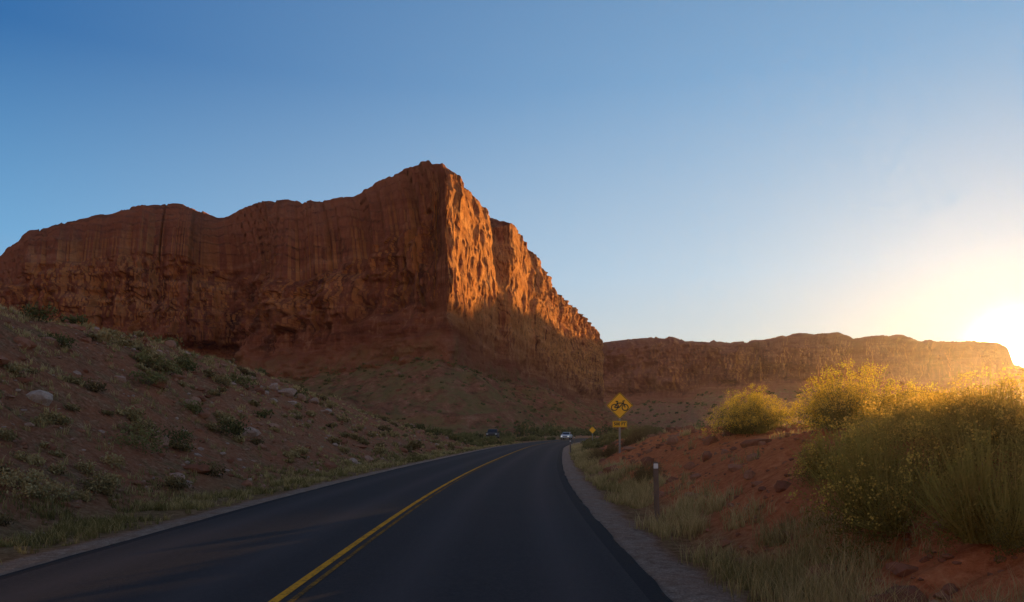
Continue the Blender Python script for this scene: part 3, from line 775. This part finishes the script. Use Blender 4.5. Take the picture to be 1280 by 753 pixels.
def vehicle(name, x, y, rz, pickup, mat, z=0.0):
    e = bpy.data.objects.new(name, None); scene.collection.objects.link(e); e.location = (x, y, z); e.rotation_euler = (0, 0, rz)
    if pickup:
        body = [(-2.75, .5), (-2.8, .75), (-2.72, 1.12), (-1.35, 1.2), (0.9, 1.2), (0.95, 1.18), (2.75, 1.18), (2.8, .6), (2.7, .5)]
        cab = [(-1.45, 1.17), (-0.75, 1.8), (0.6, 1.85), (0.85, 1.17)]; W = 0.98; wr = .4; wy = (-1.8, 1.75)
        glass = [(-1.36, 1.22), (-0.74, 1.76), (0.55, 1.79), (0.72, 1.22)]
    else:
        body = [(-2.2, .32), (-2.3, .5), (-2.2, .78), (-1.1, .98), (1.6, 1.02), (2.2, .95), (2.28, .5), (2.15, .32)]
        cab = [(-1.15, .95), (-0.35, 1.45), (1.0, 1.48), (1.9, .98)]; W = 0.9; wr = .33; wy = (-1.4, 1.4)
        glass = [(-1.0, 1.0), (-0.32, 1.40), (.96, 1.43), (1.7, 1.02)]
    zb = cab[0][1]
    prism('body', body, lambda q: W-0.06*abs(q-.7), mat, e, 0.07)
    prism('cabin', cab, lambda q: W-0.08-0.25*(q-zb), mat, e, 0.05)
    prism('side_windows', glass, lambda q: W-0.075-0.25*(q-zb), M_glass, e, 0.005)
    for nm, a, b, s in (('windscreen', cab[0], cab[1], -1), ('rear_window', cab[3], cab[2], 1)):
        bm = bmesh.new(); vs = []
        for f in (.12, .88):
            yq = a[0]+(b[0]-a[0])*f; zq = a[1]+(b[1]-a[1])*f
            for sx in ((-1, 1) if f < .5 else (1, -1)):
                vs.append(bm.verts.new((sx*(W-0.16-0.25*(zq-zb)), yq+s*0.012, zq+0.012)))
        bm.faces.new(vs); from_bm(nm, bm, M_glass, e)
    for sx in (-1, 1):
        for yy in wy: wheel('wheel', sx*(W-0.1), yy, wr, 0.24, e)
        zl = body[2][1]-0.12
        box('headlamp', (sx*(W-0.24), body[1][0]+0.03, zl), (.3, .08, .14), M_lamp if not pickup else M_white, e)
        box('tail_lamp', (sx*(W-0.14), body[-2][0]-.02, zl+.05), (.16, .07, .3), M_tail, e)
        box('mirror', (sx*(W+0.08), cab[0][0]+.35, zb+.08), (.2, .1, .15), mat, e)
    box('grille', (0, body[1][0]+0.02, body[1][1]+.05), (W*1.0, .06, .2), M_black, e)
    box('front_bumper', (0, body[0][0]-0.06, .45), (W*1.85, .14, .2), M_chrome if pickup else mat, e)
    box('rear_bumper', (0, body[-2][0]+0.03, .5), (W*1.85, .12, .2), M_chrome if pickup else mat, e)
    return e
yc = 150.0
vehicle('car', float(cx(yc))-1.9, yc, -0.22, False, M_carw, 0.03)
vehicle('pickup_truck', -3.3, 128, -0.05, True, M_cark, float(ground_h(-3.3, 128))+0.02)

# ---------------------------------------------------------------- haze box added for warm glare around the low sun
def haze():
    m = bpy.data.materials.new('glow_haze'); m.use_nodes = True; nt_ = m.node_tree; nt_.nodes.clear()
    o = nt_.nodes.new('ShaderNodeOutputMaterial'); v = nt_.nodes.new('ShaderNodeVolumeScatter')
    v.inputs['Color'].default_value = (1.0, 0.88, 0.72, 1); v.inputs['Density'].default_value = 0.00026
    v.inputs['Anisotropy'].default_value = 0.78
    nt_.links.new(v.outputs[0], o.inputs['Volume'])
    bm = bmesh.new(); bmesh.ops.create_cube(bm, size=1)
    for q in bm.verts: q.co = Vector((q.co.x*160+40, q.co.y*140+55, q.co.z*13+2.5))
    me = bpy.data.meshes.new('haze'); bm.to_mesh(me); bm.free(); me.materials.append(m)
    ob = bpy.data.objects.new('haze', me); scene.collection.objects.link(ob)
haze()

# ---------------------------------------------------------------- world
w = bpy.data.worlds.new('World'); scene.world = w; w.use_nodes = True
nt = w.node_tree; nt.nodes.clear()
W_ = NT.__new__(NT); W_.t = nt; W_.m = None
out = W_.n('ShaderNodeOutputWorld'); bg = W_.n('ShaderNodeBackground')
sky = W_.n('ShaderNodeTexSky'); sky.sky_type = 'NISHITA'; sky.sun_disc = False
sky.sun_elevation = SUN_EL; sky.sun_rotation = SUN_AZ
sky.altitude = 1200; sky.air_density = 1.0; sky.dust_density = 0.6; sky.ozone_density = 2.0
tcn = W_.n('ShaderNodeTexCoord').outputs['Generated']
dp = W_.n('ShaderNodeVectorMath', operation='DOT_PRODUCT'); W_.l(tcn, dp.inputs[0]); dp.inputs[1].default_value = SUN
sdot = W_.math('MAXIMUM', dp.outputs['Value'], -1.0)
sep = W_.n('ShaderNodeSeparateXYZ'); W_.l(tcn, sep.inputs[0]); el = sep.outputs['Z']
A = W_.ramp(el, [(0.0, (.50, .62, .68)), (.10, (.32, .53, .70)), (.22, (.15, .40, .69)), (.42, (.018, .14, .40)), (1.0, (.02, .08, .26))])
T = W_.ramp(el, [(0.0, (.88, .71, .50)), (.10, (.74, .70, .61)), (.20, (.57, .68, .75)), (.42, (.27, .47, .69)), (1.0, (.03, .11, .30))])
Bk = W_.ramp(el, [(0.0, (.68, .43, .32)), (.15, (.68, .49, .41)), (.35, (.43, .42, .45)), (1.0, (.09, .14, .28))])  # unseen sky behind the camera, brightened to fill the shaded faces
fT = W_.math('POWER', W_.math('MAXIMUM', sdot, 0.0), 1.7)
mixed = W_.mix(W_.gray(fT, 0.12, 0.95), A, T)
sback = W_.math('MULTIPLY', W_.math('ADD', sdot, 1.0), 0.5)
mixed = W_.mix(W_.gray(sback, 0.25, 0.62, 1.0, 0.0), mixed, Bk)
nis = W_.mix(1.0, sky.outputs[0], (0.12, 0.14, 0.175), 'MULTIPLY')
comb = W_.mix(0.15, mixed, nis)
sp = W_.math('MAXIMUM', sdot, 0.0)
def lobe(base, power, col):
    f = W_.math('POWER', sp, power)
    return W_.mix(1.0, base, W_.mix(f, (0.0, 0.0, 0.0), col), 'ADD')
comb = lobe(comb, 40, (0.12, 0.07, 0.01))
comb = lobe(comb, 400, (0.35, 0.24, 0.08))
comb = lobe(comb, 3000, (8.0, 6.4, 3.4))
nt.links.new(comb, bg.inputs[0]); bg.inputs['Strength'].default_value = 1.0
nt.links.new(bg.outputs[0], out.inputs[0])

sl = bpy.data.lights.new('sun', 'SUN'); sl.energy = 15.0; sl.angle = math.radians(0.5); sl.color = (1.0, 0.58, 0.21)
so = bpy.data.objects.new('sun', sl); scene.collection.objects.link(so)
so.rotation_euler = (-SUN).to_track_quat('-Z', 'Y').to_euler(); so.location = (50, 60, 60)

# ---------------------------------------------------------------- camera
cam = bpy.data.cameras.new('camera'); co = bpy.data.objects.new('camera', cam); scene.collection.objects.link(co)
cam.sensor_width = 36; cam.lens = 36*930/1280; cam.shift_y = 164/1280
cam.clip_start = 0.1; cam.clip_end = 20000
co.location = (0, 0, 1.5); co.rotation_euler = (math.radians(90), 0, 0)
scene.camera = co
